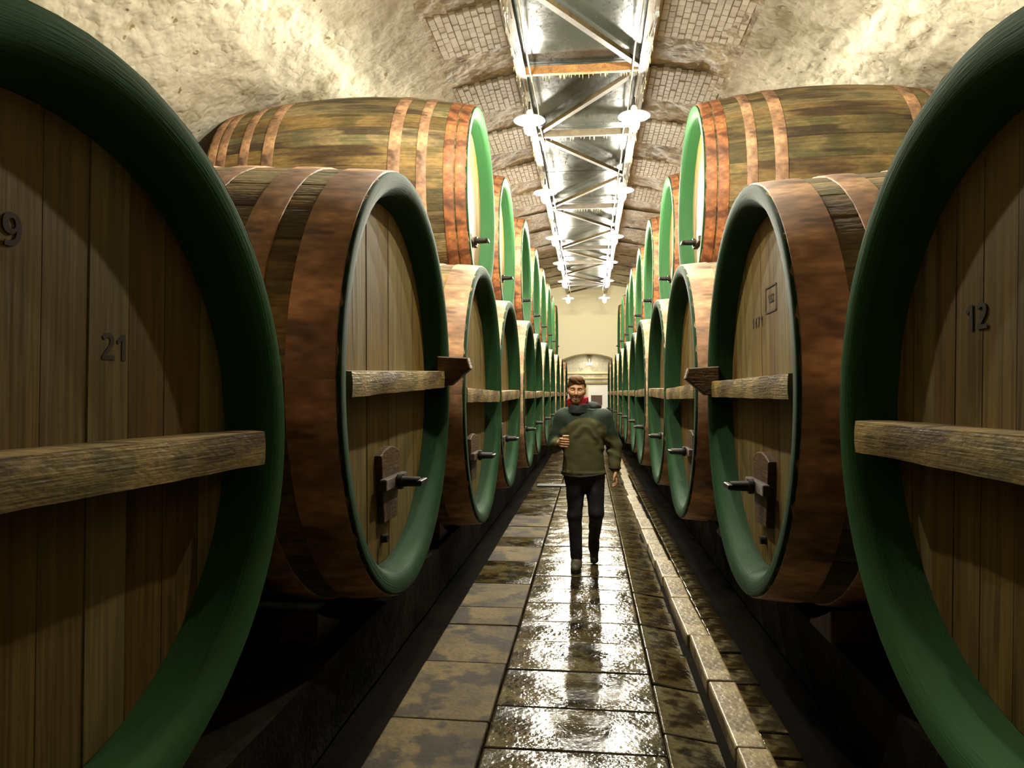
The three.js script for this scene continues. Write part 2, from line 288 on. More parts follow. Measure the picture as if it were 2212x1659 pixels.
// ---------------------------------------------------------------- barrels
const font = await new FontLoader().loadAsync('fonts/droid/droid_sans_bold.typeface.json');
function barrelGeos(R, L, bulge, N, orange) {
  const prof = t => R + bulge * (1 - (2 * t - 1) ** 2); // t from head (0) to back (1)
  const G = { R, L, bulge, N, rad: R + bulge };
  const NS = 12, half = Math.PI / N;
  G.staves = [0, 1, 2, 3].map(k => {
    const pos = [], uv = [], idx = []; const cols = [[-1, -.007], [-.9, 0], [0, .002], [.9, 0], [1, -.007]];
    for (let i = 0; i <= NS; i++) { const t = i / NS, r0 = prof(t); for (const [c, dr] of cols) { const a = c * half, r = r0 + dr; pos.push(-t * L - (i ? 0 : .004), r * Math.cos(a), r * Math.sin(a)); uv.push(t * L / 2.4 + k * .27, c * half * R / 1.1 + k * .37); } }
    for (let i = 0; i < NS; i++) for (let j = 0; j < 4; j++) { const a = i * 5 + j, b = a + 5; idx.push(a, a + 1, b, b, a + 1, b + 1); }
    const g = new THREE.BufferGeometry(); g.setAttribute('position', new THREE.Float32BufferAttribute(pos, 3)); g.setAttribute('uv', new THREE.Float32BufferAttribute(uv, 2)); g.setIndex(idx); g.computeVertexNormals(); return g;
  });
  const toX = g => { g.rotateZ(Math.PI / 2); return g; }; // lathe axis +y -> -x
  const th = .10, dep = .16; G.dep = dep; G.Rin = R - th - .05;
  G.chime = toX(lathe([[R + .001, .03], [R + .003, .006], [R - .006, 0], [R - th * .62, 0], [R - th * .95, .022], [R - th - .02, .05], [G.Rin, dep + .02], [G.Rin - .02, dep + .02]], 72));
  G.backChime = toX(lathe([[G.Rin - .02, L - dep], [G.Rin, L - dep], [R - th, L - .03], [R - .006, L], [R + .003, L - .006], [R + .001, L - .03]], 48));
  G.backing = toX(lathe([[0, dep + .045], [G.Rin + .01, dep + .045]], 40));
  G.backHead = toX(lathe([[G.Rin + .01, L - dep], [0, L - dep]], 40));
  const hoop = (p0, p1, o) => { const a = p0 / L, b = p1 / L, m = (a + b) / 2; return { g: metricHoop(toX(lathe([[prof(a) - .002, p0], [prof(a) + .009, p0 + .002], [prof(m) + .0105, (p0 + p1) / 2], [prof(b) + .009, p1 - .002], [prof(b) - .002, p1]], 72)), R), o }; };
  function metricHoop(g, R) { const u = g.attributes.uv; for (let i = 0; i < u.count; i++) u.setXY(i, u.getX(i) * 6.283 * R / 1.1, u.getY(i) * .14); return g; }
  const hs = orange ? [[.02, .12], [.135, .235], [.40, .50], [.66, .78]] : [[.02, .24], [.37, .52], [.74, .86], [1.04, 1.14]];
  G.hoops = []; for (const [p, q] of hs) { G.hoops.push(hoop(p, q, orange && p < .2)); } for (const [p, q] of hs) G.hoops.push(hoop(L - q, L - p, false));
  // head planks (vertical)
  G.planks = []; const np = 11; let z = -G.Rin; const ws = []; for (let i = 0; i < np; i++) ws.push(.8 + .5 * hash3(i, N, 7)); const sum = ws.reduce((a, b) => a + b);
  for (let i = 0; i < np; i++) {
    const w = ws[i] / sum * 2 * G.Rin, z0 = z + .002, z1 = z + w - .002; z += w; const sh = new THREE.Shape(), Rr = G.Rin - .001, yy = q => Math.sqrt(Math.max(0, Rr * Rr - q * q));
    const n = 5; for (let k = 0; k <= n; k++) { const q = lerp(z0, z1, k / n); k ? sh.lineTo(q, yy(q)) : sh.moveTo(q, yy(q)); } for (let k = n; k >= 0; k--) { const q = lerp(z0, z1, k / n); sh.lineTo(q, -yy(q) - 1e-4); }
    const g = new THREE.ExtrudeGeometry(sh, { depth: .04, bevelEnabled: true, bevelThickness: .004, bevelSize: .003, bevelSegments: 1, curveSegments: 1 });
    const u = g.attributes.uv; for (let k = 0; k < u.count; k++) u.setXY(k, u.getX(k) / 1.1 + i * .31, u.getY(k) / 2.2 + i * .17);
    // shape plane (z,y) -> world (x = outward)
    const m = new THREE.Matrix4().set(0, 0, 1, -dep - .044, 0, 1, 0, 0, 1, 0, 0, 0, 0, 0, 0, 1); g.applyMatrix4(m); { const ix = g.index; if (ix) { } const p = g.attributes.position; for (let k = 0; k < p.count; k += 3) { const a = [p.getX(k), p.getY(k), p.getZ(k)], b = [p.getX(k + 1), p.getY(k + 1), p.getZ(k + 1)]; p.setXYZ(k, ...b); p.setXYZ(k + 1, ...a); const ua = [u.getX(k), u.getY(k)], ub = [u.getX(k + 1), u.getY(k + 1)]; u.setXY(k, ...ub); u.setXY(k + 1, ...ua); } }
    g.computeVertexNormals(); G.planks.push(g);
  }
  // cross beam, worn
  const bl = 2 * G.Rin - .004; const bg = new THREE.BoxGeometry(.19, .125, bl, 3, 3, 40);
  { const p = bg.attributes.position; for (let i = 0; i < p.count; i++) { const x = p.getX(i), y = p.getY(i), zz = p.getZ(i); const ed = (Math.abs(x) > .09 && Math.abs(y) > .06) ? .002 + .010 * fbm3(zz * 6, x * 9, y * 9, 2) ** 2 : 0; p.setXYZ(i, x - Math.sign(x) * ed, y - Math.sign(y) * ed * .8, zz); } bg.computeVertexNormals(); metricUV(bg, 1.1); const u = bg.attributes.uv; for (let i = 0; i < u.count; i++) { const a = u.getX(i), b = u.getY(i); u.setXY(i, a, b * 2); } }
  bg.translate(-.095, -.0625, 0); G.beam = bg;
  return G;
}
const big = barrelGeos(1.2, 2.9, .065, 34, false), near = barrelGeos(1.02, 2.7, .05, 30, false), top = barrelGeos(1.05, 2.75, .15, 32, true);
const manholeG = (() => { const s = new THREE.Shape(); s.moveTo(-.13, -.2); s.lineTo(.13, -.2); s.lineTo(.19, .18); s.quadraticCurveTo(0, .26, -.19, .18); s.closePath(); const g = new THREE.ExtrudeGeometry(s, { depth: .035, bevelEnabled: true, bevelThickness: .008, bevelSize: .008, bevelSegments: 2 }); g.rotateY(Math.PI / 2); return metricUV(g, 1.1); })();
const crossG = rbox(.045, .07, .46, .01), spigotG = (() => { const a = new THREE.CylinderGeometry(.028, .034, .16, 14); a.rotateZ(-Math.PI / 2); a.translate(.1, 0, 0); const b = new THREE.CylinderGeometry(.05, .05, .03, 6); b.rotateZ(-Math.PI / 2); b.translate(.06, 0, 0); const c = rbox(.03, .03, .16, .008, .19, 0, 0); return mergeGeometries([a.toNonIndexed(), b.toNonIndexed(), c.toNonIndexed()].map(g => { g.deleteAttribute('uv'); return g; })); })();
const tapHoleG = (() => { const g = new THREE.CylinderGeometry(.022, .028, .05, 14); g.rotateZ(-Math.PI / 2); return g; })();
const wedgeG = (() => { const s = new THREE.Shape(); s.moveTo(-.05, .10); s.lineTo(.16, .09); s.lineTo(.18, .02); s.lineTo(.04, -.10); s.lineTo(-.05, -.10); s.closePath(); const g = new THREE.ExtrudeGeometry(s, { depth: .10, bevelEnabled: true, bevelThickness: .008, bevelSize: .008, bevelSegments: 1 }); g.translate(0, 0, -.05); return metricUV(g, 1.1); })();
function makeBarrel(G, label, side, a, d, yc, o = {}) {
  const base = yc - G.rad; const t = thing(o.name || 'lager_barrel', label, 'barrel', [a, base, -d], o.group);
  t.rotation.y = (side < 0 ? 0 : Math.PI) + (o.yaw || 0);
  const C = G.rad, pp = (n, g, m, p = t) => { const q = part(n, g, m, p); if (p === t) q.position.y = C; return q; };
  const roll = o.roll || 0;
  if (o.far) {
    const st = []; for (let i = 0; i < G.N; i++) { const g = G.staves[i % 4].clone(); g.rotateX(i / G.N * Math.PI * 2); st.push(g); } G.allStaves = G.allStaves || mergeGeometries(st);
    pp('staves', G.allStaves, mats.stave[o.far % 4]); G.allPlanks = G.allPlanks || mergeGeometries(G.planks); pp('head', G.allPlanks, mats.head[o.far % 4]).rotation.x = roll;
  } else {
    for (let i = 0; i < G.N; i++) { const m = pp('stave', G.staves[i % 4], mats.stave[Math.floor(rnd() * 4)]); m.rotation.x = i / G.N * Math.PI * 2; }
    G.planks.forEach((g, i) => { const m = pp('head_plank', g, mats.head[Math.floor(rnd() * 4)]); m.rotation.x = roll; m.position.x = rr(-.002, .002); });
  }
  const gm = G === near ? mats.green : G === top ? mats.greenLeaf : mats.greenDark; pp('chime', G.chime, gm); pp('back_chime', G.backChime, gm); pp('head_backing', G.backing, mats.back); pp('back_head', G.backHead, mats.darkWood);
  G.hoops.forEach(h => pp('hoop', h.g, h.o ? mats.hoopO : mats.hoop));
  if (o.beam !== false) { const b = pp('cross_beam', G.beam, mats.beam); b.position.y = C + (o.beamY ?? .05); b.rotation.x = (o.beamTilt || 0); if (o.bracket) { const w = part('end_block', wedgeG, mats.darkWood, b); w.position.set(.0, .0, (side < 0 ? -1 : 1) * (G.Rin + .02)); } }
  const my = o.manY ?? -.5;
  if (o.man !== false) {
  const mh = pp('manhole_door', manholeG, mats.darkWood); mh.position.set(-G.dep, C + my * G.R, o.manZ || 0);
  part('clamp_bar', crossG, mats.darkWood, mh).position.set(.06, .02, 0); part('spigot', spigotG, mats.iron, mh).position.set(.04, .02, .0); }
  const tp = pp('tap_bung', tapHoleG, mats.iron); tp.position.set(-G.dep + .01, C - .76 * G.R, .04);
  for (const [str, z, y, h, dark] of (o.marks || [])) {
    const g = new TextGeometry(str, { font, size: h, depth: .0015, curveSegments: 3, bevelEnabled: false }); g.computeBoundingBox(); const w = g.boundingBox.max.x; g.translate(-w / 2, 0, 0); g.rotateY(Math.PI / 2); g.deleteAttribute('uv');
    const m = pp('stencil_mark', g, mats.ink); m.position.set(-G.dep + .0022, C + y, z);
  }
  if (o.stamp) { const [z, y, w, h] = o.stamp, s = .011, gs = [box(.0015, s, w, 0, h / 2, 0), box(.0015, s, w, 0, -h / 2, 0), box(.0015, h, s, 0, 0, w / 2), box(.0015, h, s, 0, 0, -w / 2)]; const m = pp('stamp_frame', mergeGeometries(gs), mats.ink); m.position.set(-G.dep + .0022, C + y, z); }
  return t;
}
const ord = ['nearest', 'second', 'third', 'fourth', 'fifth', 'sixth', 'seventh', 'eighth', 'ninth', 'tenth', 'eleventh', 'twelfth'];
// in local barrel space z runs towards the camera for left barrels (local z = world z) and away for right ones
const leftB = [1.60, 4.15, 6.75, 9.3, 11.87, 14.44, 17.01, 19.58, 22.15, 24.72, 27.29], leftA = [-1.2, -1.05, -.97, -1.0, -.96, -1.0, -.98, -.97, -.93, -.9, -.84];
const rightB = [1.98, 4.46, 7.05, 9.6, 12.17, 14.74, 17.31, 19.88, 22.45, 25.02, 27.59], rightA = [1.03, .91, .85, .87, .84, .88, .86, .85, .82, .79, .75];
leftB.forEach((d, i) => {
  const o = { far: i > 5 ? i : 0, group: 'left bottom row barrels', beamY: .05, beamTilt: rr(-.02, .02), roll: rr(-.05, .05) };
  if (i === 0) Object.assign(o, { yaw: -.05, beamY: .02, marks: [['99', .085, .5, .08], ['21', -.29, .245, .075]], man: false });
  if (i === 1) Object.assign(o, { beamY: .075, beamTilt: .03, bracket: true });
  const lab = i === 0 ? 'huge dark barrel head with green rim filling the left edge, stencilled 21' : i === 1 ? 'rusty-hooped barrel second from the camera in the left bottom row, shelf beam above eye level' : `${ord[i]} barrel from the camera in the left bottom row`;
  makeBarrel(i ? big : near, lab, -1, leftA[i], d, i === 0 ? 1.51 : i === 1 ? 1.72 : 1.65, o);
});
rightB.forEach((d, i) => {
  const o = { far: i > 5 ? i : 0, group: 'right bottom row barrels', beamY: .05, beamTilt: rr(-.02, .02), roll: rr(-.05, .05) };
  if (i === 0) Object.assign(o, { yaw: .03, beamY: -.02, marks: [['12', .34, .275, .08]], man: false });
  if (i === 1) Object.assign(o, { beamY: .075, beamTilt: 0, bracket: true, marks: [['1 4 7 1', .24, .40, .065], ['152', -.10, .52, .05]], stamp: [-.10, .54, .24, .15] });
  const lab = i === 0 ? 'huge barrel head with green rim filling the right edge, stencilled 12' : i === 1 ? 'barrel with a boxed stamp on its yellow head, second in the right bottom row' : `${ord[i]} barrel from the camera in the right bottom row`;
  makeBarrel(i ? big : near, lab, 1, rightA[i], d, i === 0 ? 1.58 : 1.68, o);
});
for (let i = 2; i < 10; i++) for (const s of [-1, 1]) {
  const B = s < 0 ? leftB : rightB, d = (B[i] + B[i + 1]) / 2, a = s < 0 ? -1.2 + (i > 3 ? .06 : 0) : 1.14 - (i > 3 ? .04 : 0), gap = (B[i + 1] - B[i]) / 2, need = big.rad + top.rad + .03;
  const yc = (s < 0 ? 1.65 : 1.68) + Math.sqrt(need * need - gap * gap);
  const k = i - 2, sd = s < 0 ? 'left' : 'right';
  makeBarrel(top, k === 0 ? `barrel with orange rusted hoops, nearest of the ${sd} upper row` : `${ord[k]} barrel from the camera in the ${sd} upper row`, s, a + rr(-.02, .02), d, yc, { far: k > 2 ? k : 0, beam: false, group: `${sd} upper row barrels`, roll: rr(-.05, .05), manY: -.42, manZ: .1 });
}
// bearers and chocks under the lower barrels
for (const s of [-1, 1]) {
  const sd = s < 0 ? 'left' : 'right';
  [[.42, 'front'], [2.2, 'rear']].forEach(([off, fr]) => {
    const b = thing('bearer_wall', `low ${fr} concrete bearer under the ${sd} barrels`, 'bearer', [s * (1.0 + off), 0, 0]);
    part('bearer', metricUV(rough(new THREE.BoxGeometry(.36, .40, 31.4, 3, 3, 90), .012, 3), 1.6).translate(0, .18, -15.9), mats.concrete, b);
  });
  const B = s < 0 ? leftB : rightB, A = s < 0 ? leftA : rightA;
  B.forEach((d, i) => { if (i > 5) return; for (const q of [-1, 1]) {
    const sh = new THREE.Shape(); sh.moveTo(0, 0); sh.lineTo(.34, 0); sh.lineTo(.34, .16); sh.quadraticCurveTo(.14, .06, 0, .02); sh.closePath();
    const g = new THREE.ExtrudeGeometry(sh, { depth: .2, bevelEnabled: true, bevelSize: .006, bevelThickness: .006, bevelSegments: 1 }); g.rotateY(q > 0 ? Math.PI / 2 : -Math.PI / 2); metricUV(g, 1.1);
    const c = part('wooden_chock', g, mats.darkWood, scene); c.name = numbered('wooden_chock'); const R = i ? 1.2 : 1;
    c.position.set(A[i] + s * .42 + (q > 0 ? -.1 : .1), .385, -d - q * .3); tag(c, `wooden chock under the ${q > 0 ? 'far' : 'near'} side of the ${ord[i]} barrel in the ${sd} bottom row`, 'chock', `chocks under the ${sd} barrels`);
  } });
}

// ---------------------------------------------------------------- drip tray under the crown
const TY = 5.15, TX0 = -.80, TX1 = .66, TD0 = 1.95, TD1 = 24.15;
{
  const t = thing('drip_tray', 'long sheet metal drip tray hung under the vault crown', 'tray', [0, TY, 0]);
  for (let d = TD0; d < TD1 - .1; d += 1.85) { const m = part('sheet_panel', metricUV(rbox(TX1 - TX0 - .16, .014, 1.842, .004, (TX0 + TX1) / 2, 0, -d - .925, 1), 1.4), mats.sheet, t); m.rotation.z = rr(-.003, .003); }
  for (const [x, s] of [[TX0 + .05, 1], [TX1 - .05, -1]]) {
    const g = mergeGeometries([new THREE.BoxGeometry(.012, .15, TD1 - TD0, 1, 2, 120).translate(0, -.06, 0), new THREE.BoxGeometry(.10, .012, TD1 - TD0, 2, 1, 120).translate(s * .045, -.13, 0), new THREE.BoxGeometry(.10, .012, TD1 - TD0, 2, 1, 120).translate(s * .045, .012, 0)]);
    rough(g, .004, 7, x); g.translate(x, 0, -(TD0 + TD1) / 2); part('edge_channel', metricUV(g, 1.5), mats.channel, t);
  }
  for (const d of [3.8, 5.65, 7.5, 9.35, 13.05, 16.75, 18.6, 22.3]) part('cross_bar', metricUV(rough(new THREE.BoxGeometry(TX1 - TX0 - .12, .085, .05, 16, 2, 1), .004, 9, d).translate((TX0 + TX1) / 2, -.085, -d), 1), d < 8 ? mats.ochre : mats.steel, t);
  for (let i = 0; i < 12; i++) { const d = 1.95 + i * 1.85, L = i % 2 === 0; part('diagonal_brace', metricUV(bar(V3(L ? TX0 + .1 : TX1 - .1, -.09, -d), V3(L ? TX1 - .1 : TX0 + .1, -.09, -d - 1.85), .06, .05), 1), mats.steel, t); }
  for (const x of [TX0 + .20, TX1 - .21]) { const pts = []; for (let d = TD0; d < TD1; d += .45) pts.push(V3(x + rr(-.014, .014), -.15 - .03 * Math.abs(Math.sin(d * 1.7)) + rr(-.01, .01), -d)); part('cable', tube(pts, .011, 6, 200), mats.cable, t); }
  for (let d = TD0 + .6; d < TD1; d += 3.7) for (const x of [TX0 + .06, TX1 - .06]) { const h = vaultY(x) - TY; part('hanger_rod', new THREE.CylinderGeometry(.01, .01, h, 8).translate(x, h / 2 - .04, -d), mats.iron, t); }
  // hanging lime drips and water drops
  const dripG = []; const cone = new THREE.ConeGeometry(.0045, .05, 5); cone.rotateX(Math.PI);
  for (let i = 0; i < 420; i++) { const g = cone.clone(); const k = rr(.4, 1.3); g.scale(1, k, 1); const r = rnd(); let x, d, y = -.15; if (r < .3) { x = TX0 + .05 + rr(-.01, .07); d = rr(5, 13.8); } else if (r < .6) { x = TX1 - .05 - rr(-.01, .07); d = rr(5, 13.8); } else { x = rr(TX0 + .12, TX1 - .12); d = [5.65, 7.5, 9.35, 13.05][Math.floor(rnd() * 4)]; y = -.138; } g.translate(x, y - .022 * k, -d); dripG.push(g); }
  const dm = part('lime_drips', mergeGeometries(dripG), mats.lime, t); dm.userData.kind = 'stuff';
  const dropG = []; const sp = new THREE.SphereGeometry(.0035, 6, 4); for (let i = 0; i < 900; i++) { const g = sp.clone(); g.scale(1, rr(1, 1.8), 1); g.translate(rr(TX0 + .12, TX1 - .12), -.009, -rr(5.5, 13)); dropG.push(g); }
  const wm = part('water_drops', mergeGeometries(dropG), mats.drop, t); wm.userData.kind = 'stuff';
}
// ---------------------------------------------------------------- lamps
{
  const shadeG = lathe([[.0, .055], [.03, .055], [.045, .04], [.10, .022], [.165, .0], [.178, -.014], [.180, -.018], [.174, -.018], [.160, -.006], [.10, .014], [.04, .03], [.0, .03]], 40);
  const jarG = lathe([[.0, -.185], [.025, -.18], [.052, -.155], [.066, -.11], [.062, -.05], [.042, -.01], [.04, .02]], 28);
  const ds = [8.1, 11.05, 14.3, 17.1, 19.9, 23.45], xs = [-.67, .51];
  const nm = ['nearest', 'second', 'third', 'fourth', 'fifth', 'farthest'];
  const all = [5.2, ...ds];
  all.forEach((d, i) => xs.forEach((x, s) => {
    const sd = s ? 'right' : 'left';
    const l = thing('pendant_lamp', i === 0 ? `enamel pendant lamp overhead on the ${sd} edge of the drip tray, just above the frame` : `${nm[i - 1]} glowing enamel pendant lamp in the ${sd} row`, 'lamp', [x, 4.79, -d], `${sd} row of pendant lamps`);
    part('shade', shadeG, mats.enamel, l);
    part('stem', new THREE.CylinderGeometry(.011, .011, .158, 10).translate(0, .122, 0), mats.iron, l);
    part('cap', lathe([[0, .11], [.025, .105], [.038, .08], [.04, .05], [0, .05]], 20), mats.enamel, l);
    part('bulb_jar', jarG, mats.bulb, l);
    const p = new THREE.PointLight(LAMP_COLOR, LAMP_CD); p.position.set(0, -.09, 0); p.castShadow = true; p.shadow.radius = 2; p.shadow.bias = -.002; l.add(p);
  }));
}
// ---------------------------------------------------------------- the man
function surfaceNet(sdf, lo, hi, cell) {
  const n = [0, 1, 2].map(k => Math.ceil((hi[k] - lo[k]) / cell) + 1), [nx, ny, nz] = n, v = new Float32Array(nx * ny * nz);
  for (let k = 0, q = 0; k < nz; k++) for (let j = 0; j < ny; j++) for (let i = 0; i < nx; i++, q++) v[q] = sdf(lo[0] + i * cell, lo[1] + j * cell, lo[2] + k * cell);
  const id = new Int32Array(nx * ny * nz).fill(-1), pos = [], idx = [], off = [0, 1, nx, nx + 1, nx * ny, nx * ny + 1, nx * ny + nx, nx * ny + nx + 1];
  const E = [[0, 1], [2, 3], [4, 5], [6, 7], [0, 2], [1, 3], [4, 6], [5, 7], [0, 4], [1, 5], [2, 6], [3, 7]];
  for (let k = 0; k < nz - 1; k++) for (let j = 0; j < ny - 1; j++) for (let i = 0; i < nx - 1; i++) {
    const b = i + nx * (j + ny * k); let m = 0; for (let c = 0; c < 8; c++) if (v[b + off[c]] < 0) m |= 1 << c; if (m === 0 || m === 255) continue;
    let sx = 0, sy = 0, sz = 0, ct = 0;
    for (const [p, q] of E) { const a = v[b + off[p]], c = v[b + off[q]]; if ((a < 0) === (c < 0)) continue; const t = a / (a - c); sx += (p & 1) + t * ((q & 1) - (p & 1)); sy += (p >> 1 & 1) + t * ((q >> 1 & 1) - (p >> 1 & 1)); sz += (p >> 2) + t * ((q >> 2) - (p >> 2)); ct++; }
    id[b] = pos.length / 3; pos.push(lo[0] + (i + sx / ct) * cell, lo[1] + (j + sy / ct) * cell, lo[2] + (k + sz / ct) * cell);
  }
  const quad = (a, b, c, d, f) => { if (a < 0 || b < 0 || c < 0 || d < 0) return; f ? idx.push(a, b, c, a, c, d) : idx.push(a, c, b, a, d, c); };
  for (let k = 1; k < nz - 1; k++) for (let j = 1; j < ny - 1; j++) for (let i = 1; i < nx - 1; i++) {
    const b = i + nx * (j + ny * k), s = v[b] < 0;
    if (s !== (v[b + 1] < 0)) quad(id[b - nx - nx * ny], id[b - nx * ny], id[b], id[b - nx], s);
    if (s !== (v[b + nx] < 0)) quad(id[b - 1 - nx * ny], id[b - 1], id[b], id[b - nx * ny], s);
    if (s !== (v[b + nx * ny] < 0)) quad(id[b - 1 - nx], id[b - nx], id[b], id[b - 1], s);
  }
  const g = new THREE.BufferGeometry(); g.setAttribute('position', new THREE.Float32BufferAttribute(pos, 3)); g.setIndex(idx); g.computeVertexNormals(); return g;
}
const smin = (a, b, k) => { const h = Math.max(k - Math.abs(a - b), 0) / k; return Math.min(a, b) - h * h * k * .25; };
const smax = (a, b, k) => -smin(-a, -b, k);
const cap = (x, y, z, a, b, ra, rb) => { const dx = b[0] - a[0], dy = b[1] - a[1], dz = b[2] - a[2], t = clamp(((x - a[0]) * dx + (y - a[1]) * dy + (z - a[2]) * dz) / (dx * dx + dy * dy + dz * dz), 0, 1); return Math.hypot(x - a[0] - t * dx, y - a[1] - t * dy, z - a[2] - t * dz) - lerp(ra, rb, t); };
const ell = (x, y, z, c, r) => { const a = (x - c[0]) / r[0], b = (y - c[1]) / r[1], d = (z - c[2]) / r[2], k = Math.hypot(a, b, d); return (k - 1) * Math.min(r[0], r[1], r[2]) * (k > 1 ? 1 : 1); };
const tint = (g, fn) => { const p = g.attributes.position, c = new Float32Array(p.count * 3), q = new THREE.Color(); for (let i = 0; i < p.count; i++) { q.set(fn(p.getX(i), p.getY(i), p.getZ(i))); c[3 * i] = q.r; c[3 * i + 1] = q.g; c[3 * i + 2] = q.b; } g.setAttribute('color', new THREE.BufferAttribute(c, 3)); return g; };
{
  const man = thing('person', 'man in olive jacket, black trousers and red scarf walking down the wet aisle', 'person', [0, 0, -6.85]);
  const J = { pel: [-.045, .93, 0], chest: [-.055, 1.30, 0], neck: [-.095, 1.50, .0], head: [-.117, 1.70, .035], sL: [-.245, 1.425, -.01], sR: [.135, 1.43, -.01], eL: [-.335, 1.165, -.03], wL: [-.275, 1.20, .20], eR: [.240, 1.165, -.05], wR: [.247, .945, .0], hL: [-.135, .90, 0], hR: [.045, .90, 0], kL: [-.135, .51, .05], aL: [-.118, .10, .03], kR: [.07, .53, .03], aR: [.047, .20, -.33] };
  // --- clothes
  const wr = (x, y, z) => .010 * (fbm3(x * 9 + 3, y * 14, z * 9, 2) - .5) + .006 * Math.sin((y + .75 * Math.abs(x + .05)) * 38 + 14 * fbm3(x * 5, y * 5, z * 5, 2)) * sstep(.45, .75, fbm3(x * 6 + 8, y * 6, z * 6, 2));
  const torso = (x, y, z) => { const t = clamp((y - .88) / .62, 0, 1), cx = lerp(-.05, -.06, t) - .02 * sstep(.75, 1, t), w = lerp(.205, .19, sstep(0, .35, t)) + .018 * sstep(.35, .75, t) - .075 * sstep(.78, 1.05, t), dp = lerp(.135, .132, t) - .045 * sstep(.75, 1.05, t); const k = Math.hypot((x - cx) / w, (z - .0) / dp); const e = (k - 1) * dp; return Math.max(e, y - 1.515, .885 - y); };
  const jacketSdf = (x, y, z) => {
    let d = torso(x, y, z);
    d = smin(d, cap(x, y, z, J.sL, J.eL, .088, .070), .06); d = smin(d, cap(x, y, z, J.sR, J.eR, .088, .070), .06);
    d = smin(d, cap(x, y, z, J.eL, [-.285, 1.19, .165], .070, .054), .03); d = smin(d, cap(x, y, z, J.eR, [.244, .965, -.002], .070, .056), .03);
    d = smin(d, cap(x, y, z, [-.09, 1.47, -.005], [-.1, 1.535, .005], .092, .078), .05);
    d += wr(x, y, z);
    // hem welt, front zip line
    d -= .006 * (1 - sstep(.0, .018, Math.abs(y - .915))) * (Math.abs(x + .05) < .25 && y < .95 ? 1 : 0);
    return d;
  };
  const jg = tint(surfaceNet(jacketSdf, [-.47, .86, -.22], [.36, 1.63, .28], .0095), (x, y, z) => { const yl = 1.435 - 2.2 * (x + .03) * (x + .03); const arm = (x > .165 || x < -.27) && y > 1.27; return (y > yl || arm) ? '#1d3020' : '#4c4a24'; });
  const jm = M({ vertexColors: true, roughness: .8, bumpMap: T.fabricB, bumpScale: .001 });
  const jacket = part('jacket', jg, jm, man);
  part('hem_band', (() => { const p = []; for (let i = 0; i <= 40; i++) { const a = i / 40 * Math.PI * 2; p.push(V3(-.05 + .206 * Math.cos(a), .893 + .012 * Math.sin(a * 2 + 1), .136 * Math.sin(a))); } return tube(p, .012, 6, 80); })(), M({ color: '#1a1c10', roughness: .7 }), jacket);
  part('cuff', new THREE.TorusGeometry(.05, .011, 8, 24).rotateX(Math.PI / 2).translate(.2445, .955, 0), M({ color: '#1a1c10', roughness: .7 }), jacket);
  const collarSdf = (x, y, z) => { const q = Math.hypot(x + .098, (z - .0) * .95), yy = y - 1.508 - .02 * z - .3 * Math.max(0, -z) * 0 - .1 * (x + .1) * (x > -.1 ? 1 : -.5); return Math.max(Math.abs(q - .092 - .25 * (1.53 - y)) - .012, Math.abs(yy) - .040) + .016 * (fbm3(x * 20, y * 20, z * 20, 2) - .5); };
  part('collar', surfaceNet(collarSdf, [-.24, 1.44, -.16], [.05, 1.62, .16], .005), M({ color: '#101a13', roughness: .85 }), jacket);
  const hood = part('hood', surfaceNet((x, y, z) => smin(ell(x, y, z, [-.02, 1.53, -.09], [.13, .045, .075]), ell(x, y, z, [.035, 1.535, -.035], [.06, .036, .06]), .04) + .014 * (fbm3(x * 14, y * 14, z * 14, 2) - .5), [-.2, 1.44, -.22], [.15, 1.63, .08], .008), M({ color: '#15140f', roughness: .85 }), jacket);
  // --- trousers
  const trSdf = (x, y, z) => {
    let d = ell(x, y, z, [-.045, .90, -.005], [.185, .16, .125]);
    d = smin(d, cap(x, y, z, [-.125, .86, 0], J.kL, .100, .066), .05); d = smin(d, cap(x, y, z, J.kL, [-.119, .115, .03], .064, .058), .03);
    let e = cap(x, y, z, [.05, .86, 0], J.kR, .100, .068); e = smin(e, cap(x, y, z, J.kR, [.048, .225, -.305], .066, .055), .03);
    d = smin(d, e, .025); d += .7 * wr(x * .8, y * .7, z); return Math.max(d, .085 - y, y - .96);
  };
  part('trousers', surfaceNet(trSdf, [-.27, .06, -.42], [.2, 1.0, .2], .0105), M({ color: '#0b0b0d', roughness: .75 }), man);
  // --- shoes
  const shoeAt = (an, dir) => { // dir: unit from heel to toe
    return (x, y, z) => { const toe = [an[0] + dir[0] * .17, an[1] + dir[1] * .17 - .05 * Math.abs(dir[2]), an[2] + dir[2] * .17], heel = [an[0] - dir[0] * .05, an[1] - dir[1] * .05 - .055 * Math.abs(dir[2]), an[2] - dir[2] * .05];
      let d = cap(x, y, z, heel, toe, .044, .040); d = smin(d, cap(x, y, z, an, [lerp(heel[0], toe[0], .35), lerp(heel[1], toe[1], .35), lerp(heel[2], toe[2], .35)], .05, .046), .04); return Math.max(d, .004 - y); };
  };
  const shoeM = M({ color: '#5a5440', roughness: .6 }), soleM = M({ color: '#14120e', roughness: .7 });
  const s1 = part('shoe', surfaceNet(shoeAt([-.118, .095, .03], [-.06, 0, 1]), [-.22, -.01, -.1], [-.03, .18, .29], .006), shoeM, man);
  part('sole', (() => { const s = new THREE.Shape(); s.absellipse(0, 0, .047, .15, 0, Math.PI * 2); const g = new THREE.ExtrudeGeometry(s, { depth: .018, bevelEnabled: true, bevelSize: .003, bevelThickness: .003, bevelSegments: 1 }); g.rotateX(-Math.PI / 2); g.translate(-.124, .003, .085); return g; })(), soleM, s1);
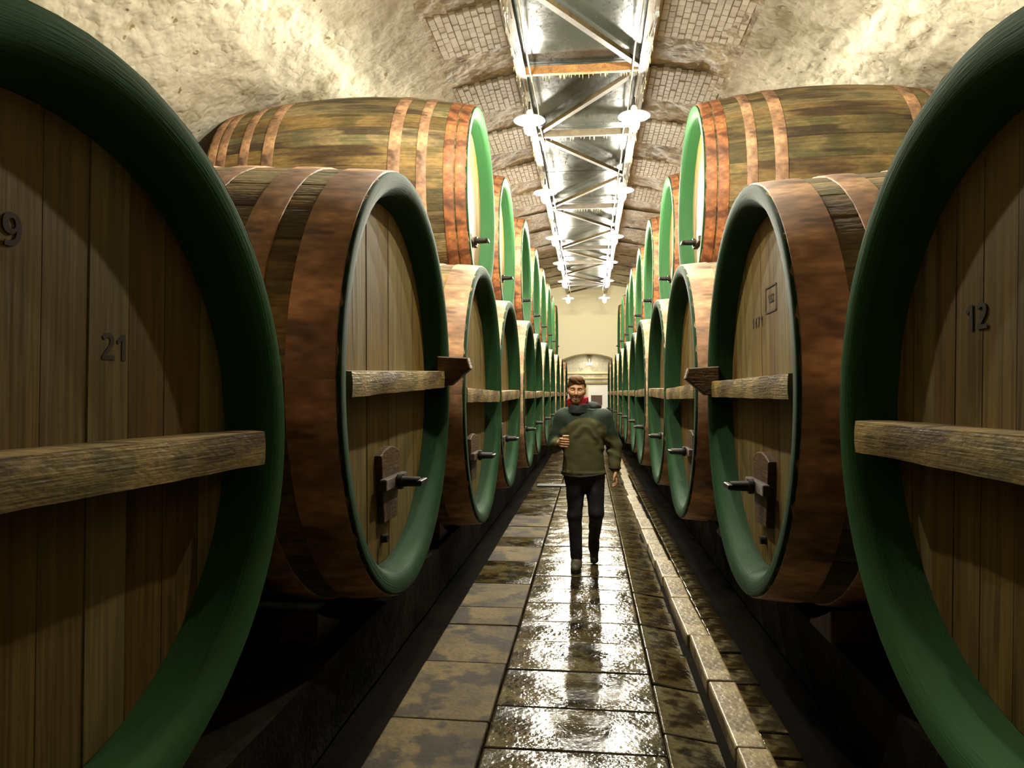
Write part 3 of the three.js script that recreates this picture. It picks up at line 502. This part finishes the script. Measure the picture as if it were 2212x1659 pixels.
  const s2 = part('shoe', surfaceNet(shoeAt([.047, .19, -.325], [.02, -.72, .69]), [-.06, -.01, -.46], [.16, .28, -.12], .006), M({ color: '#2c2a22', roughness: .6 }), man);
  part('sole', (() => { const s = new THREE.Shape(); s.absellipse(0, 0, .044, .14, 0, Math.PI * 2); const g = new THREE.ExtrudeGeometry(s, { depth: .012, bevelEnabled: false }); g.rotateX(-Math.PI / 2); g.rotateX(.79); g.translate(.05, .105, -.295); return g; })(), soleM, s2);
  // --- body (one continuous skin mesh under the clothes; head and hands on finer grids)
  const bodySdf = (x, y, z) => {
    let d = ell(x, y, z, [-.05, 1.24, 0], [.165, .27, .10]); d = smin(d, ell(x, y, z, [-.045, .92, 0], [.155, .13, .095]), .08);
    for (const [a, b, ra, rb] of [[J.sL, J.eL, .055, .045], [J.eL, J.wL, .045, .03], [J.sR, J.eR, .055, .045], [J.eR, J.wR, .045, .03], [J.hL, J.kL, .075, .05], [J.kL, J.aL, .048, .034], [J.hR, J.kR, .075, .05], [J.kR, J.aR, .048, .034], [[-.08, 1.42, -.005], [-.112, 1.62, .012], .062, .056]]) d = smin(d, cap(x, y, z, a, b, ra, rb), .03);
    return d;
  };
  const HC = [-.117, 1.692, .03], rollA = -.05, tiltA = .07; const cr = Math.cos(rollA), sr = Math.sin(rollA), ct = Math.cos(tiltA), stt = Math.sin(tiltA);
  const toHead = (x, y, z) => { let a = x - HC[0], b = y - HC[1], c = z - HC[2]; [a, b] = [a * cr + b * sr, -a * sr + b * cr];[b, c] = [b * ct + c * stt, -b * stt + c * ct]; return [a, b, c]; };
  const headSdf = (X, Y, Z) => { // local head: face +z, y up, origin at eye height in the middle of the skull
    const [x, y, z] = toHead(X, Y, Z), ax = Math.abs(x);
    let d = ell(x, y, z, [0, .03, -.012], [.076, .098, .096]);                       // skull
    d = smin(d, ell(x, y, z, [0, -.045, .026], [.061, .078, .068]), .045);           // face / jaw
    d = smin(d, ell(x, y, z, [0, -.104, .058], [.028, .022, .024]), .03);            // chin
    d = smin(d, cap(ax, y, z, [.035, -.03, .07], [.052, -.018, .045], .022, .024), .02); // cheeks, raised by the smile
    d = smin(d, cap(ax, y, z, [.012, .024, .083], [.045, .022, .066], .010, .010), .014); // brow
    d = smax(d, -ell(ax, y, z, [.034, .003, .096], [.020, .012, .018]), .012);        // sockets
    d = smin(d, ell(ax, y, z, [.034, .002, .072], [.0135, .0135, .0135]), .003);
    d = smin(d, cap(x, y, z, [0, .012, .086], [0, -.032, .108], .008, .0125), .012);  // nose
    d = smin(d, cap(ax, y, z, [.0, -.036, .100], [.013, -.036, .092], .008, .007), .008);
    d = smin(d, cap(ax, y, z, [0, -.068, .092], [.024, -.060, .078], .0075, .005), .008); d = smin(d, cap(ax, y, z, [0, -.083, .090], [.020, -.073, .078], .0075, .005), .008); // lips
    d = smax(d, -cap(ax, y, z, [0, -.076, .100], [.026, -.064, .083], .0045, .003), .004);  // smiling mouth line
    d = smin(d, ell(ax, y, z, [.080, -.008, -.012], [.010, .032, .020]), .010);      // ears
    return d;
  };
  const neckHead = (x, y, z) => smin(headSdf(x, y, z), cap(x, y, z, [-.085, 1.46, -.005], [-.112, 1.63, .01], .062, .056), .03);
  const handL = (x, y, z) => { // grips the cup, fingers round its front
    let d = cap(x, y, z, [-.285, 1.193, .165], [-.268, 1.205, .225], .030, .027);
    d = smin(d, ell(x, y, z, [-.258, 1.213, .268], [.018, .042, .045]), .02);
    for (let i = 0; i < 4; i++) { const yy = 1.246 - .0215 * i, k = [.0, .004, .002, -.008][i], p = [[-.259, yy, .298], [-.246, yy - .001, .338], [-.214, yy - .003, .353 + k * .3], [-.186 + k, yy - .005, .344]], r = [.0105, .0098, .0092, .0085]; let f = 1; for (let j = 0; j < 3; j++) f = Math.min(f, cap(x, y, z, p[j], p[j + 1], r[j], r[j + 1])); d = smin(d, f, .005); }
    let f = cap(x, y, z, [-.256, 1.225, .250], [-.236, 1.252, .252], .0125, .011); f = Math.min(f, cap(x, y, z, [-.236, 1.252, .252], [-.203, 1.262, .257], .011, .009)); return smin(d, f, .008);
  };
  const handR = (x, y, z) => { // hanging, loosely curled
    let d = cap(x, y, z, [.2445, .985, -.002], [.247, .925, .008], .030, .027);
    d = smin(d, ell(x, y, z, [.251, .888, .018], [.017, .045, .042]), .02);
    for (let i = 0; i < 4; i++) { const zz = .052 - .0215 * i, k = [0, -.006, -.003, .008][i], p = [[.253, .858, zz], [.258, .824 + k, zz + .004], [.247, .798 + k, zz + .006], [.226, .788 + k, zz + .006]], r = [.0105, .0098, .0092, .0085]; let f = 1; for (let j = 0; j < 3; j++) f = Math.min(f, cap(x, y, z, p[j], p[j + 1], r[j], r[j + 1])); d = smin(d, f, .005); }
    let f = cap(x, y, z, [.245, .905, .045], [.234, .875, .068], .0125, .011); f = Math.min(f, cap(x, y, z, [.234, .875, .068], [.229, .846, .075], .011, .009)); return smin(d, f, .008);
  };
  const skin = '#c6956e', lip = '#9c5a4c';
  const bg = mergeGeometries([
    tint(surfaceNet(bodySdf, [-.42, .05, -.42], [.32, 1.6, .26], .0125), () => skin),
    tint(surfaceNet(neckHead, [-.235, 1.48, -.11], [-.005, 1.84, .17], .0034), (X, Y, Z) => { const [x, y, z] = toHead(X, Y, Z), ax = Math.abs(x); if (z > .06 && Math.abs(y - (.026 - .1 * Math.max(0, ax - .03))) < .0045 && ax > .014 && ax < .05) return '#5a3f28'; if (z > .07 && Math.abs(y + .076 - ax * .35) < .0035 && ax < .022) return '#e8dccb'; if (z > .065 && Math.abs(y + .0755 - ax * .3) < .011 && ax < .027) return lip; if (z > .06 && ax > .026 && ax < .042 && Math.abs(y - .001) < .0028) return '#2a1c14'; return skin; }),
    tint(surfaceNet(handL, [-.33, 1.11, .12], [-.15, 1.30, .39], .0032), () => skin),
    tint(surfaceNet(handR, [.19, .75, -.06], [.30, 1.01, .12], .0032), () => skin)]);
  part('body', bg, MP({ vertexColors: true, roughness: .5 }), man);
  // --- hair: side-swept
  const hairSdf = (X, Y, Z) => { const [x, y, z] = toHead(X, Y, Z); let d = ell(x, y, z, [0, .042, -.018], [.086, .105, .104]); d = smin(d, ell(x, y, z, [-.012, .105, .045], [.062, .030, .050]), .03);
    const line = .052 + .25 * x - 1.2 * Math.max(0, -z + .02) + (z < .03 ? -.25 * (0.03 - z) : 0); d = smax(d, line - y, .012); d = smax(d, -ell(x, y, z, [.012, .0, .06], [.064, .066, .07]), .012);
    d += .009 * (fbm3(x * 14 + y * 10, y * 50 + x * 30, z * 20, 2) - .5); return d; };
  part('hair', surfaceNet(hairSdf, [-.24, 1.6, -.13], [.01, 1.87, .18], .0042), M({ color: '#604526', roughness: .8 }), man);
  // --- scarf
  const scarfSdf = (x, y, z) => { const yy = y - 1.585 + .12 * z - .10 * (x + .105), q = Math.hypot((x + .108) * .92, z + .018); return Math.hypot(Math.max(Math.abs(q - .072) - .010, 0), Math.max(Math.abs(yy) - .022, 0)) - .014 + .012 * (fbm3(x * 22, y * 40, z * 22, 2) - .5); };
  part('scarf', surfaceNet(scarfSdf, [-.24, 1.49, -.12], [.04, 1.66, .15], .005), M({ color: '#a01824', roughness: .9, bumpMap: T.fabricB, bumpScale: .001 }), man);
  // --- cup in his hand
  const c = thing('plastic_cup', 'small clear plastic cup of beer held in the man\'s raised hand', 'cup', [-.210, 1.186, -6.85 + .305]);
  part('cup_wall', lathe([[.0, .0], [.027, .0], [.034, .094], [.0355, .097], [.034, .098], [.0325, .094], [.0258, .003], [.0, .003]], 32), MP({ color: '#ffffff', transmission: 1, thickness: 0, roughness: .08, ior: 1.45 }), c);
  part('beer', lathe([[.0, .0035], [.0254, .0035], [.0312, .078], [.0, .078]], 32), M({ color: '#b0782a', roughness: .2 }), c);
  part('foam', lathe([[.0, .0781], [.0313, .0781], [.0322, .090], [.025, .0925], [.0, .093]], 32), M({ color: '#d8bd92', roughness: .8 }), c);
}
renderer.render(scene, camera);
